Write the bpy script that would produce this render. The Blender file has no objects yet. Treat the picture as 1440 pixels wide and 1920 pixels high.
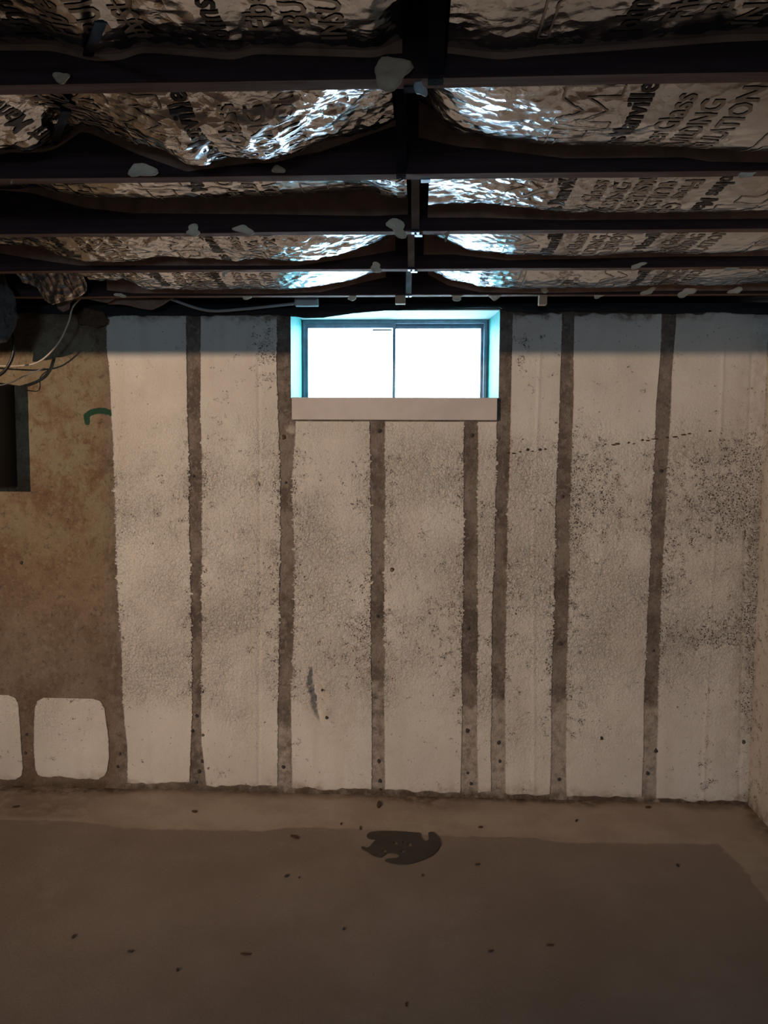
import bpy, bmesh, math, random
import numpy as np
from mathutils import Matrix, Vector

# ------------------------------------------------------------------ camera, sky, lamp, exposure
SC = bpy.context.scene
COL = SC.collection
CAM_Z = 1.405
PITCH, YAW, ROLL, FPX = math.radians(4.5), math.radians(2.6), 0.005, 1443.0
cam_d = bpy.data.cameras.new('camera'); cam = bpy.data.objects.new('camera', cam_d); COL.objects.link(cam)
cam_d.sensor_fit = 'VERTICAL'; cam_d.sensor_height = 36.0; cam_d.lens = FPX / 1920 * 36.0
cam_d.clip_start = 0.02
CAM_R = (Matrix.Rotation(YAW, 3, 'Z') @ Matrix.Rotation(math.pi / 2 - PITCH, 3, 'X') @ Matrix.Rotation(ROLL, 3, 'Z'))
cam.matrix_world = Matrix.Translation((0, 0, CAM_Z)) @ CAM_R.to_4x4()
SC.camera = cam

SC.view_settings.view_transform = 'Standard'
SC.view_settings.look = 'None'
SC.view_settings.gamma = 1.0
SC.view_settings.use_curve_mapping = False
SC.view_settings.exposure = 0.0
SC.cycles.max_bounces = 5; SC.cycles.diffuse_bounces = 3; SC.cycles.glossy_bounces = 2; SC.cycles.transmission_bounces = 2
SC.cycles.use_light_tree = False; SC.cycles.adaptive_threshold = 0.035

world = bpy.data.worlds.new('overcast_sky'); SC.world = world; world.use_nodes = True
bg = world.node_tree.nodes['Background']
bg.inputs['Color'].default_value = (0.56, 0.77, 1.0, 1); bg.inputs['Strength'].default_value = 24.0

D = 3.05            # distance of the window wall
lamp_d = bpy.data.lights.new('work_lamp', 'SPOT'); lamp_d.energy = 800; lamp_d.color = (1.0, 0.715, 0.49)
lamp_d.spot_size = math.radians(55); lamp_d.spot_blend = 1.0
lamp_d.shadow_soft_size = 0.012
lamp = bpy.data.objects.new('work_lamp', lamp_d); COL.objects.link(lamp); lamp.location = (-3.6, -2.0, 1.953)
lamp.rotation_euler = (Vector((-0.7, 3.05, 1.72)) - lamp.location).to_track_quat('-Z', 'Y').to_euler()

for nm_, loc_, sz_, rx_ in (('window_portal', (0.04, 3.32, 1.75), (0.9, 0.42), -90), ('fill_opening_portal', (-0.6, -4.31, 1.45), (1.1, 0.9), 90)):  # the second portal covers the fill opening added in the rear wall
    portal_d = bpy.data.lights.new(nm_, 'AREA'); portal_d.shape = 'RECTANGLE'     # sampling portals for the sky, give no light of their own
    portal_d.size, portal_d.size_y = sz_; portal_d.cycles.is_portal = True
    portal = bpy.data.objects.new(nm_, portal_d); COL.objects.link(portal)
    portal.location = loc_; portal.rotation_euler = (math.radians(rx_), 0, 0)

# ------------------------------------------------------------------ helpers
def ray(px, py):
    return CAM_R @ Vector(((px - 720) / FPX, (960 - py) / FPX, -1.0))
def at_y(px, py, Y):
    r = ray(px, py); k = Y / r.y
    return Vector((r.x * k, Y, CAM_Z + r.z * k))
def at_z(px, py, z):
    r = ray(px, py); k = (z - CAM_Z) / r.z
    return Vector((r.x * k, r.y * k, z))
def wall(px, py): return at_y(px, py, D)
def floor_pt(px, py): return at_z(px, py, 0.0)

_tabs = {}
def vnoise(x, y, seed=0):
    if seed not in _tabs: _tabs[seed] = np.random.RandomState(seed + 11).rand(256, 256)
    T = _tabs[seed]
    xi = np.floor(x).astype(int); yi = np.floor(y).astype(int)
    fx = x - xi; fy = y - yi
    fx = fx * fx * (3 - 2 * fx); fy = fy * fy * (3 - 2 * fy)
    a = T[xi % 256, yi % 256]; b = T[(xi + 1) % 256, yi % 256]
    c = T[xi % 256, (yi + 1) % 256]; d = T[(xi + 1) % 256, (yi + 1) % 256]
    return (a * (1 - fx) + b * fx) * (1 - fy) + (c * (1 - fx) + d * fx) * fy - 0.5
def fbm(x, y, seed=0, octv=4, gain=0.5):
    r = 0; a = 1.0
    for i in range(octv):
        r = r + a * vnoise(x * 2 ** i, y * 2 ** i, seed + i); a *= gain
    return r
def ridged(x, y, seed=0, octv=3):
    r = 0; a = 1.0
    for i in range(octv):
        r = r + a * (1 - 4 * np.abs(vnoise(x * 2 ** i, y * 2 ** i, seed + i))); a *= 0.5
    return r
def sstep(a, b, x):
    t = np.clip((x - a) / (b - a), 0, 1)
    return t * t * (3 - 2 * t)

def put(name, mesh, m, parent=None, origin=None, smooth=False):
    o = bpy.data.objects.new(name, mesh); COL.objects.link(o)
    if m is not None: mesh.materials.append(m)
    if origin is not None: o.location = origin
    if parent is not None: o.parent = parent
    if smooth: mesh.polygons.foreach_set('use_smooth', np.ones(len(mesh.polygons), bool))
    return o
def mesh_np(name, V, F, attrs=None):
    V = np.asarray(V, np.float32).reshape(-1, 3); F = np.asarray(F, np.int32)
    me = bpy.data.meshes.new(name); k = F.shape[1]
    me.vertices.add(len(V)); me.vertices.foreach_set('co', V.ravel())
    me.loops.add(F.size); me.loops.foreach_set('vertex_index', F.ravel())
    me.polygons.add(len(F)); me.polygons.foreach_set('loop_start', np.arange(len(F), dtype=np.int32) * k)
    me.update(calc_edges=True)
    for nm, val in (attrs or {}).items():
        a = me.attributes.new(nm, 'FLOAT', 'POINT'); a.data.foreach_set('value', np.asarray(val, np.float32).ravel())
    return me
def grid_faces(n, m, keep=None, flip=False):
    i = np.arange(n * m).reshape(n, m)
    q = np.stack([i[:-1, :-1], i[1:, :-1], i[1:, 1:], i[:-1, 1:]], -1).reshape(-1, 4)
    if flip: q = q[:, ::-1]
    if keep is not None: q = q[keep.ravel()]
    return q
def grid(name, X, Y, Z, m, attrs=None, keep=None, parent=None, origin=None, flip=False, smooth=True):
    V = np.stack([X, Y, Z], -1).reshape(-1, 3)
    if origin is not None and parent is None: V = V - np.array(origin)
    me = mesh_np(name, V, grid_faces(X.shape[0], X.shape[1], keep, flip), attrs)
    return put(name, me, m, parent, origin if parent is None else None, smooth)

class MB:
    """collects boxes and tubes in world coordinates; build() links them as one mesh object"""
    def __init__(s): s.v = []; s.f = []
    def box(s, x0, x1, y0, y1, z0, z1):
        b = len(s.v)
        s.v += [(x, y, z) for x in (x0, x1) for y in (y0, y1) for z in (z0, z1)]
        s.f += [tuple(b + k for k in q) for q in ((0, 1, 3, 2), (4, 6, 7, 5), (0, 4, 5, 1), (2, 3, 7, 6), (0, 2, 6, 4), (1, 5, 7, 3))]
        return s
    def hexa(s, pts):
        b = len(s.v); s.v += [tuple(p) for p in pts]
        s.f += [tuple(b + k for k in q) for q in ((0, 1, 2, 3), (7, 6, 5, 4), (0, 4, 5, 1), (1, 5, 6, 2), (2, 6, 7, 3), (3, 7, 4, 0))]
        return s
    def bar(s, a, b, w, t, side=(1, 0, 0)):
        a = Vector(a); b = Vector(b); d = (b - a).normalized(); sx = Vector(side)
        n = d.cross(sx).normalized(); sx = n.cross(d).normalized() * (w / 2); n = n * (t / 2)
        return s.hexa([a - sx - n, a + sx - n, a + sx + n, a - sx + n, b - sx - n, b + sx - n, b + sx + n, b - sx + n])
    def tube(s, pts, r, seg=8, sub=6):
        P = [Vector(p) for p in pts]
        Q = []
        for i in range(len(P) - 1):
            p0, p1, p2, p3 = P[max(i - 1, 0)], P[i], P[i + 1], P[min(i + 2, len(P) - 1)]
            for k in range(sub):
                t = k / sub
                Q.append(0.5 * ((2 * p1) + (p2 - p0) * t + (2 * p0 - 5 * p1 + 4 * p2 - p3) * t * t + (3 * p1 - p0 - 3 * p2 + p3) * t ** 3))
        Q.append(P[-1]); up = Vector((0.13, 0.31, 0.9)); b0 = len(s.v)
        for i, q in enumerate(Q):
            d = (Q[min(i + 1, len(Q) - 1)] - Q[max(i - 1, 0)]).normalized()
            u = d.cross(up)
            u = (u if u.length > 1e-4 else d.cross(Vector((1, 0, 0)))).normalized(); w = d.cross(u)
            for k in range(seg):
                an = 2 * math.pi * k / seg
                s.v.append(tuple(q + (u * math.cos(an) + w * math.sin(an)) * r))
        for i in range(len(Q) - 1):
            for k in range(seg):
                a = b0 + i * seg + k; b = b0 + i * seg + (k + 1) % seg
                s.f.append((a, b, b + seg, a + seg))
        s.f.append(tuple(b0 + k for k in range(seg))[::-1]); s.f.append(tuple(b0 + (len(Q) - 1) * seg + k for k in range(seg)))
        return s
    def build(s, name, m, parent=None, bevel=0.0, smooth=False):
        V = np.array(s.v); 
        if parent is None:
            o_ = Vector(((V[:, 0].min() + V[:, 0].max()) / 2, (V[:, 1].min() + V[:, 1].max()) / 2, V[:, 2].min()))
        else: o_ = parent.location.copy()
        me = bpy.data.meshes.new(name); me.from_pydata([tuple(Vector(v) - o_) for v in s.v], [], s.f)
        bm = bmesh.new(); bm.from_mesh(me); bmesh.ops.recalc_face_normals(bm, faces=bm.faces[:])
        if bevel: bmesh.ops.bevel(bm, geom=bm.edges[:], offset=bevel, segments=1, affect='EDGES')
        bm.to_mesh(me); bm.free()
        return put(name, me, m, parent, o_ if parent is None else None, smooth)

def tag(o, label, cat, group=None, kind=None):
    o['label'] = label; o['category'] = cat
    if group: o['group'] = group
    if kind: o['kind'] = kind
    return o
def struct(o): o['kind'] = 'structure'; return o
def empty(name, loc):
    o = bpy.data.objects.new(name, None); COL.objects.link(o); o.location = loc; o.empty_display_size = 0.05
    return o

# ------------------------------------------------------------------ materials
class NT:
    def __init__(s, name):
        s.m = bpy.data.materials.new(name); s.m.use_nodes = True; s.t = s.m.node_tree; s.n = s.t.nodes; s.l = s.t.links
        s.b = s.n['Principled BSDF']; s.co = s.n.new('ShaderNodeTexCoord').outputs['Object']
    def inp(s, sock, v):
        if hasattr(v, 'node'): s.l.new(v, sock)
        elif isinstance(v, tuple) and len(v) == 3 and sock.type == 'RGBA': sock.default_value = (*v, 1)
        else: sock.default_value = v
    def noise(s, scale, detail=4, rough=0.55, dist=0.0, vec=None):
        k = s.n.new('ShaderNodeTexNoise'); s.l.new(vec or s.co, k.inputs['Vector'])
        k.inputs['Scale'].default_value = scale; k.inputs['Detail'].default_value = detail
        k.inputs['Roughness'].default_value = rough; k.inputs['Distortion'].default_value = dist
        return k.outputs['Fac']
    def voro(s, scale, feature='F1', rnd=1.0, vec=None):
        k = s.n.new('ShaderNodeTexVoronoi'); s.l.new(vec or s.co, k.inputs['Vector']); k.feature = feature
        k.inputs['Scale'].default_value = scale; k.inputs['Randomness'].default_value = rnd
        return k.outputs['Distance']
    def scaled(s, sx, sy, sz):
        k = s.n.new('ShaderNodeMapping'); s.l.new(s.co, k.inputs['Vector']); k.inputs['Scale'].default_value = (sx, sy, sz)
        return k.outputs['Vector']
    def attr(s, name):
        k = s.n.new('ShaderNodeAttribute'); k.attribute_name = name; return k.outputs['Fac']
    def math(s, op, a, b=0.0, c=None):
        k = s.n.new('ShaderNodeMath'); k.operation = op; s.inp(k.inputs[0], a); s.inp(k.inputs[1], b)
        if c is not None: s.inp(k.inputs[2], c)
        return k.outputs[0]
    def rng(s, v, a, b, c=0.0, d=1.0):
        k = s.n.new('ShaderNodeMapRange'); k.interpolation_type = 'SMOOTHSTEP'; s.inp(k.inputs[0], v)
        for i, q in enumerate((a, b, c, d)): s.inp(k.inputs[i + 1], q)
        return k.outputs[0]
    def mix(s, f, a, b, mode='MIX'):
        k = s.n.new('ShaderNodeMix'); k.data_type = 'RGBA'; k.blend_type = mode
        s.inp(k.inputs[0], f); s.inp(k.inputs[6], a); s.inp(k.inputs[7], b)
        return k.outputs[2]
    def bump(s, h, dist, strength=1.0, prev=None):
        k = s.n.new('ShaderNodeBump'); s.inp(k.inputs['Height'], h); k.inputs['Distance'].default_value = dist
        s.inp(k.inputs['Strength'], strength)
        if prev: s.l.new(prev, k.inputs['Normal'])
        return k.outputs[0]
    def done(s, color, rough=0.8, metal=0.0, normal=None, spec=None):
        s.inp(s.b.inputs['Base Color'], color); s.inp(s.b.inputs['Roughness'], rough); s.inp(s.b.inputs['Metallic'], metal)
        if normal: s.l.new(normal, s.b.inputs['Normal'])
        if spec is not None: s.b.inputs['Specular IOR Level'].default_value = spec
        return s.m

M = {}
def m_paint():
    t = NT('old_wall_paint')
    c = t.mix(t.rng(t.noise(2.3, 5), 0.35, 0.68), (0.585, 0.535, 0.48), (0.685, 0.638, 0.58))
    c = t.mix(t.rng(t.noise(9, 4, 0.65), 0.5, 0.8, 0, 0.35), c, (0.46, 0.40, 0.345))
    pit = t.attr('pit')
    gate = t.rng(t.math('ADD', t.noise(30, 3, 0.65, 0.3), pit), 0.68, 0.78)
    spot = t.rng(t.voro(105), 0.36, 0.24)
    fleck = t.math('MULTIPLY', t.rng(t.voro(48), 0.13, 0.07), t.rng(t.noise(21, 2), 0.50, 0.60))
    curl = t.rng(t.math('ABSOLUTE', t.math('SUBTRACT', t.noise(85, 3, 0.6, 1.2), 0.5)), 0.035, 0.012)
    dark = t.math('MULTIPLY', gate, t.math('MAXIMUM', spot, t.math('MULTIPLY', curl, 0.9)))
    dark = t.math('MAXIMUM', dark, t.math('MULTIPLY', fleck, 0.9))
    c = t.mix(dark, c, (0.085, 0.066, 0.058))
    c = t.mix(t.rng(t.noise(1.6, 3, 0.5, 0.0, t.scaled(7, 7, 0.8)), 0.52, 0.72, 0, 0.30), c, (0.52, 0.435, 0.36))
    c = t.mix(t.math('MULTIPLY', t.attr('grime'), t.rng(t.noise(22, 6, 0.7), 0.35, 0.65)), c, (0.23, 0.16, 0.115))
    r = t.attr('rough')
    h = t.math('MULTIPLY', t.noise(105, 3, 0.6, 0.8), r)
    nb = t.bump(h, 0.017, 1.0)
    return t.done(c, 0.75, 0, nb, 0.25)
def m_concrete():
    t = NT('bare_concrete')
    c = t.mix(t.rng(t.noise(7, 5, 0.68), 0.36, 0.64), (0.112, 0.088, 0.075), (0.245, 0.202, 0.17))
    c = t.mix(t.rng(t.noise(38, 4, 0.7, 0.4), 0.50, 0.66, 0, 0.6), c, (0.30, 0.25, 0.21))
    o = t.mix(t.rng(t.noise(5.5, 5, 0.68), 0.36, 0.66), (0.165, 0.105, 0.062), (0.235, 0.165, 0.105))
    o = t.mix(t.rng(t.noise(42, 5, 0.75, 0.5), 0.50, 0.70, 0, 0.7), o, (0.31, 0.235, 0.155))
    o = t.mix(t.rng(t.noise(24, 5, 0.75, 0.3), 0.56, 0.68, 0, 0.7), o, (0.085, 0.055, 0.036))
    c = t.mix(t.attr('ochre'), c, o)
    c = t.mix(t.math('MULTIPLY', t.attr('mottle'), t.rng(t.noise(9, 5, 0.72, 0.4), 0.42, 0.60)), c, (0.255, 0.215, 0.14))
    c = t.mix(t.rng(t.noise(50, 4, 0.75), 0.54, 0.72, 0, 0.75), c, (0.075, 0.055, 0.045))
    c = t.mix(t.rng(t.voro(75), 0.13, 0.06, 0, 0.6), c, (0.42, 0.36, 0.29))
    w = t.math('ADD', t.attr('wash'), t.math('MULTIPLY', t.math('SUBTRACT', t.noise(34, 6, 0.7), 0.5), 0.9))
    c = t.mix(t.math('MULTIPLY', t.rng(w, 0.35, 0.75), t.math('GREATER_THAN', t.attr('wash'), 0.02)), c, (0.45, 0.39, 0.335))
    g = t.rng(t.math('ADD', t.attr('green'), t.math('MULTIPLY', t.math('SUBTRACT', t.noise(60, 4), 0.5), 0.5)), 0.42, 0.5)
    c = t.mix(g, c, (0.022, 0.062, 0.038))
    c = t.mix(t.math('MULTIPLY', t.attr('grime'), t.rng(t.noise(18, 6, 0.7), 0.3, 0.6)), c, (0.10, 0.068, 0.045))
    nb = t.bump(t.noise(60, 4, 0.75), 0.012, 0.8)
    return t.done(c, 0.9, 0, nb, 0.2)
def m_floor():
    t = NT('painted_floor')
    d = t.mix(t.rng(t.noise(1.7, 6, 0.6), 0.35, 0.7), (0.265, 0.205, 0.167), (0.33, 0.265, 0.22))
    d = t.mix(t.rng(t.noise(3.7, 7, 0.62), 0.60, 0.72, 0, 0.4), d, (0.40, 0.335, 0.28))
    p = t.mix(t.rng(t.noise(4, 6, 0.65), 0.36, 0.66), (0.40, 0.315, 0.25), (0.50, 0.41, 0.335))
    e = t.math('ADD', t.attr('pale'), t.math('MULTIPLY', t.math('SUBTRACT', t.noise(14, 6, 0.6), 0.5), 0.05))
    c = t.mix(t.rng(e, -0.006, 0.010), d, p)
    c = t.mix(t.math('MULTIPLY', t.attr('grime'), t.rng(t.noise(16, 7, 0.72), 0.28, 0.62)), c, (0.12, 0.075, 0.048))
    c = t.mix(t.rng(t.noise(75, 3, 0.6), 0.66, 0.76, 0, 0.6), c, (0.13, 0.10, 0.08))
    nb = t.bump(t.noise(90, 4, 0.75), 0.003, 0.35)
    return t.done(c, t.rng(t.noise(6, 4), 0.3, 0.7, 0.62, 0.8), 0, nb, 0.3)
def m_wood(name, a, b, rough=0.85):
    t = NT(name)
    v = t.scaled(1.4, 22, 22)
    c = t.mix(t.rng(t.noise(2.5, 6, 0.62, 0.4, v), 0.32, 0.68), a, b)
    c = t.mix(t.rng(t.noise(4, 4), 0.55, 0.75, 0, 0.5), c, tuple(k * 0.55 for k in a))
    return t.done(c, rough, 0, t.bump(t.noise(6, 5, 0.6, 0.2, v), 0.002, 0.5), 0.2)
def m_foil():
    t = NT('foil_facing')
    v = t.scaled(1, 1, 0.5)
    c = t.mix(t.rng(t.noise(4, 5), 0.4, 0.7), (0.62, 0.63, 0.655), (0.50, 0.505, 0.515))
    nb = t.bump(t.noise(26, 3, 0.55, 0.8), 0.010, t.math('MULTIPLY', t.attr('crumple'), 0.7))
    nb = t.bump(t.voro(38), 0.010, t.attr('crumple'), nb)
    return t.done(c, t.rng(t.noise(9, 3), 0.3, 0.7, 0.13, 0.26), 1.0, nb)
def m_plain(name, col, rough=0.7, metal=0.0, var=0.25, scale=14, bump=0.0, spec=None):
    t = NT(name)
    c = t.mix(t.rng(t.noise(scale, 5, 0.6), 0.35, 0.68), col, tuple(k * (1 - var) for k in col))
    return t.done(c, rough, metal, t.bump(t.noise(scale * 5, 5, 0.65), 0.004, bump) if bump else None, spec)
def m_glass():
    t = NT('window_glass'); t.n.remove(t.b)
    tr = t.n.new('ShaderNodeBsdfTransparent'); tr.inputs[0].default_value = (0.96, 0.98, 0.97, 1)
    gl = t.n.new('ShaderNodeBsdfGlossy'); gl.inputs['Roughness'].default_value = 0.05
    mx = t.n.new('ShaderNodeMixShader'); mx.inputs[0].default_value = 0.05
    t.l.new(tr.outputs[0], mx.inputs[1]); t.l.new(gl.outputs[0], mx.inputs[2])
    t.l.new(mx.outputs[0], t.n['Material Output'].inputs['Surface'])
    return t.m
M['paint'] = m_paint(); M['concrete'] = m_concrete(); M['floor'] = m_floor()
M['joist'] = m_wood('joist_shaded_wood', (0.034, 0.019, 0.021), (0.058, 0.033, 0.034))  # joist faces: shaded copy of the wood, shade put into the colour
M['joist_underlit'] = m_wood('joist_underlit_wood', (0.17, 0.10, 0.075), (0.27, 0.175, 0.135))  # joist undersides: lit copy of the wood, bounce light put into the colour
M['sub'] = m_wood('subfloor_boards', (0.06, 0.04, 0.03), (0.10, 0.065, 0.045))
M['block'] = m_wood('pale_block_wood', (0.42, 0.28, 0.19), (0.55, 0.40, 0.29))
M['foil'] = m_foil()
M['kraft'] = m_plain('kraft_flange', (0.36, 0.205, 0.145), 0.8, 0, 0.35, 18, 0.4)
M['ink'] = m_plain('black_ink', (0.05, 0.048, 0.05), 0.5, 0.3)
M['ink_grey'] = m_plain('grey_ink', (0.40, 0.375, 0.35), 0.42, 0.85)
M['galv'] = m_plain('galvanised_steel', (0.24, 0.27, 0.32), 0.42, 0.85, 0.3, 30)
M['dark_steel'] = m_plain('dark_steel', (0.020, 0.021, 0.027), 0.9, 0.0, 0.3, 30, 0.0, 0.1)
M['frame'] = m_plain('window_steel_grey', (0.16, 0.20, 0.26), 0.55, 0.2, 0.3, 25, 0.2)
M['teal'] = m_plain('turquoise_paint', (0.035, 0.36, 0.33), 0.55, 0, 0.25, 30, 0.5)
M['white_paint'] = m_plain('white_paint', (0.72, 0.75, 0.72), 0.6, 0, 0.1)
M['board'] = m_plain('pale_board_paint', (0.56, 0.50, 0.47), 0.6, 0, 0.12, 7, 0.15)
M['membrane'] = m_plain('black_felt', (0.012, 0.012, 0.014), 0.85, 0, 0.3, 20, 0.4)
M['paper'] = m_plain('torn_paper', (0.88, 0.74, 0.57), 0.85, 0, 0.2, 30, 0.5)
M['paper_tan'] = m_plain('torn_tan_paper', (0.62, 0.46, 0.32), 0.85, 0, 0.25, 30, 0.5)
M['cable_white'] = m_plain('white_cable', (0.55, 0.47, 0.38), 0.5, 0, 0.1)
M['cable_grey'] = m_plain('grey_cable', (0.33, 0.32, 0.33), 0.5, 0, 0.1)
M['cable_black'] = m_plain('black_cable', (0.012, 0.012, 0.013), 0.4, 0, 0.1)
M['panel'] = m_plain('panel_grey_steel', (0.022, 0.023, 0.028), 0.5, 0.3, 0.2)
M['pvc'] = m_plain('pale_grey_plastic', (0.45, 0.48, 0.50), 0.5, 0, 0.1)
M['fluff'] = m_plain('grey_fibre', (0.10, 0.09, 0.085), 0.95, 0, 0.4, 40, 0.8)
M['hole'] = m_plain('dark_pit', (0.075, 0.057, 0.049), 0.95, 0, 0.4, 60)
M['rust'] = m_plain('rusty_chip', (0.10, 0.055, 0.03), 0.85, 0, 0.4, 60)
M['wet'] = m_plain('wet_concrete', (0.050, 0.037, 0.029), 0.65, 0, 0.25, 12, 0.15)
M['snow'] = m_plain('snow', (0.86, 0.88, 0.90), 0.8, 0, 0.05)
M['glass'] = m_glass()
M['ridge'] = M['paint']

# ------------------------------------------------------------------ key dimensions
Z_WALL = 1.957                     # top of the concrete
Z_J = CAM_Z + 0.5645               # underside of the joists
JH, JT = 0.235, 0.038
JY = [0.807 + 0.4064 * k for k in range(6)]        # near faces of the joists (index 5 stands next to the wall)
X_R = 0.5 * (wall(1406, 1512).x + wall(1434, 640).x)
X_L, Y_B = -4.6, -4.2
OX0, OX1 = wall(545, 680).x, wall(936, 680).x      # window opening
OZ0 = wall(740, 746).z
def spall(x, z):
    a = wall(584, 1250); b = wall(600, 1352)
    t = np.clip((a.z - z) / (a.z - b.z), 0, 1); cx = a.x + (b.x - a.x) * t
    w = 0.006 + 0.066 * np.sin(math.pi * np.clip(t, 0.02, 0.98)) ** 0.8 * (0.75 + 0.8 * fbm(x * 40, z * 40, 91, 3))
    inside = (z < a.z + 0.005) & (z > b.z - 0.005)
    u = (x - cx) / w
    prof = np.where(u < 0, sstep(-0.55, -0.15, u), sstep(1.0, -0.15, u))
    return 0.034 * prof * inside * np.sin(math.pi * np.clip(t, 0, 1)) ** 0.5

def blob(X, Z, px, py, rx, ry):                     # soft spot measured on the wall
    c = wall(px, py); k = D / FPX * 1.02
    return np.exp(-((X - c.x) / (rx * k)) ** 2 - ((Z - c.z) / (ry * k)) ** 2)

# ------------------------------------------------------------------ setting: window wall
def axis(brks, step):
    out = []
    for a, b in zip(brks[:-1], brks[1:]):
        n = max(1, int(round((b - a) / step))); out += list(np.linspace(a, b, n, endpoint=False))
    return np.array(out + [brks[-1]])
xs = np.concatenate([np.linspace(X_L, -1.75, 60, endpoint=False), axis([-1.75, OX0, OX1, X_R + 0.03], 0.008)])
zs = axis([-0.02, OZ0, Z_WALL + 0.003], 0.008)
Xg, Zg = np.meshgrid(xs, zs, indexing='ij')
hole_m = (Xg[:-1, :-1] > OX0 - 1e-6) & (Xg[1:, 1:] < OX1 + 1e-6) & (Zg[:-1, :-1] > OZ0 - 1e-6)
wash = np.zeros_like(Xg)
for (px, wpx, y0, val) in ((368, 30, 1330, 0.40), (533, 32, 1345, 0.55), (709, 30, 1262, 0.52), (880, 34, 1310, 0.62),
                           (935, 34, 1300, 0.62), (1048, 34, 1300, 0.62), (1217, 34, 1310, 0.62)):
    c = wall(px, 1400); z0 = wall(px, y0).z
    wash = np.maximum(wash, val * np.exp(-(np.abs(Xg - c.x) / (wpx * 0.0023)) ** 6) * sstep(z0 + 0.05, z0 - 0.06, Zg) )
wash = np.maximum(wash, 0.75 * blob(Xg, Zg, 546, 805, 14, 16)); wash = np.maximum(wash, 0.45 * blob(Xg, Zg, 1228, 1330, 20, 60))
left = sstep(wall(240, 1000).x, wall(180, 1000).x, Xg)
ochre = left * (0.55 + 0.45 * sstep(0.5, 1.0, Zg))
mott = left * sstep(wall(100, 1250).z, wall(100, 800).z, Zg + 0.15 * fbm(Xg * 4, Zg * 4, 5))
g = np.zeros_like(Xg)
gp = [(163, 792), (162, 779), (172, 773), (185, 770), (198, 771), (208, 775)]
for (a, b) in zip(gp[:-1], gp[1:]):
    A, B = wall(*a), wall(*b)
    t = np.clip(((Xg - A.x) * (B.x - A.x) + (Zg - A.z) * (B.z - A.z)) / max(1e-9, (B.x - A.x) ** 2 + (B.z - A.z) ** 2), 0, 1)
    dd = np.hypot(Xg - A.x - t * (B.x - A.x), Zg - A.z - t * (B.z - A.z)); g = np.maximum(g, 1 - dd / 0.022)
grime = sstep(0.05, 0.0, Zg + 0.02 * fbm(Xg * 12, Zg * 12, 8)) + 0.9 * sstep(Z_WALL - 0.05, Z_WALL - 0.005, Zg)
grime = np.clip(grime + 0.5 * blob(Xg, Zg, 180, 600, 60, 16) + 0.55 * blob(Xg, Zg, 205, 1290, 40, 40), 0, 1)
Yg = D + 0.003 * fbm(Xg * 6, Zg * 6, 3) + spall(Xg, Zg) + 0.001
wall_back = struct(grid('wall_back', Xg, Yg, Zg, M['concrete'], dict(wash=wash, ochre=ochre, mottle=mott, green=np.clip(g, 0, 1), grime=grime),
                        keep=~hole_m, flip=True))
wall_back['label'] = 'concrete basement wall with white painted panels between bare strips'

# painted panels, each a sheet of thick paint standing proud of the concrete
EDGES = {
 'a_l': [(200, 588), (200.5, 656), (205, 700), (208, 770), (213, 900), (216, 1000), (220, 1100), (227, 1240), (231, 1320), (239, 1400), (238, 1485)],
 'a_r': [(349, 590), (351, 700), (353, 800), (355, 900), (356, 1000), (358, 1100), (360, 1240), (361, 1340), (357, 1400), (355, 1490)],
 'b_l': [(376, 590), (376, 800), (378, 1000), (377, 1240), (376, 1340), (379, 1400), (388, 1490)],
 'b_r': [(519, 588), (520, 700), (523, 800), (526, 900), (527, 1000), (525, 1100), (524, 1250), (521, 1350), (520, 1492)],
 'c_l': [(553, 790), (546, 900), (549, 1000), (550, 1100), (548, 1200), (545, 1300), (547, 1400), (547, 1495)],
 'c_r': [(695, 790), (697, 1000), (697, 1250), (698, 1495)],
 'd_l': [(721, 790), (720, 1000), (719, 1100), (720, 1250), (721, 1495)],
 'd_r': [(871, 790), (870, 1000), (869, 1100), (867, 1200), (866, 1300), (864, 1495)],
 'e_l': [(897, 790), (894, 1000), (894, 1200), (893, 1300), (896, 1495)],
 'e_r': [(932, 790), (931, 900), (929, 1000), (926, 1100), (923, 1200), (922, 1300), (921, 1495)],
 'f_l': [(962, 588), (958, 700), (956, 800), (953, 900), (950, 1000), (949, 1100), (947, 1200), (945, 1300), (947, 1495)],
 'f_r': [(1053, 588), (1050, 700), (1046, 850), (1041, 1000), (1038, 1200), (1035, 1300), (1032, 1495)],
 'g_l': [(1077, 588), (1075, 700), (1071, 850), (1066, 1020), (1064, 1180), (1061, 1280), (1060, 1500)],
 'g_r': [(1241, 588), (1235, 700), (1228, 830), (1223, 950), (1219, 1050), (1214, 1180), (1210, 1280), (1206, 1400), (1202, 1505)],
 'h_l': [(1268, 588), (1259, 700), (1254, 830), (1245.5, 1000), (1239, 1130), (1237, 1200), (1234, 1300), (1229, 1510)],
 's_l': [(80, 1309), (70, 1314), (65, 1326), (64, 1400), (67, 1440), (72, 1453), (84, 1459)],
 's_r': [(170, 1309), (188, 1314), (196, 1328), (203, 1380), (205, 1420), (202, 1445), (197, 1454), (186, 1459)],
 't_l': [(-90, 1302), (-108, 1312), (-112, 1330), (-112, 1430), (-106, 1450), (-94, 1460)],
 't_r': [(14, 1302), (30, 1308), (36, 1320), (40, 1380), (43, 1440), (41, 1452), (30, 1460)],
}
def edge(key, z):
    P = sorted(((lambda q: (q.z, q.x))(wall(*p)) for p in EDGES[key]))
    return np.interp(z, [p[0] for p in P], [p[1] for p in P])
SEAMS = [([(485, 700), (487, 1000), (485, 1480)], -1), ([(1015, 590), (1000, 1000), (1001, 1490)], 1), ([(1358, 600), (1354, 720), (1340, 1000), (1325, 1300), (1318, 1505)], 1),
         ([(1400, 900), (1385, 1500)], -1)]
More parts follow.
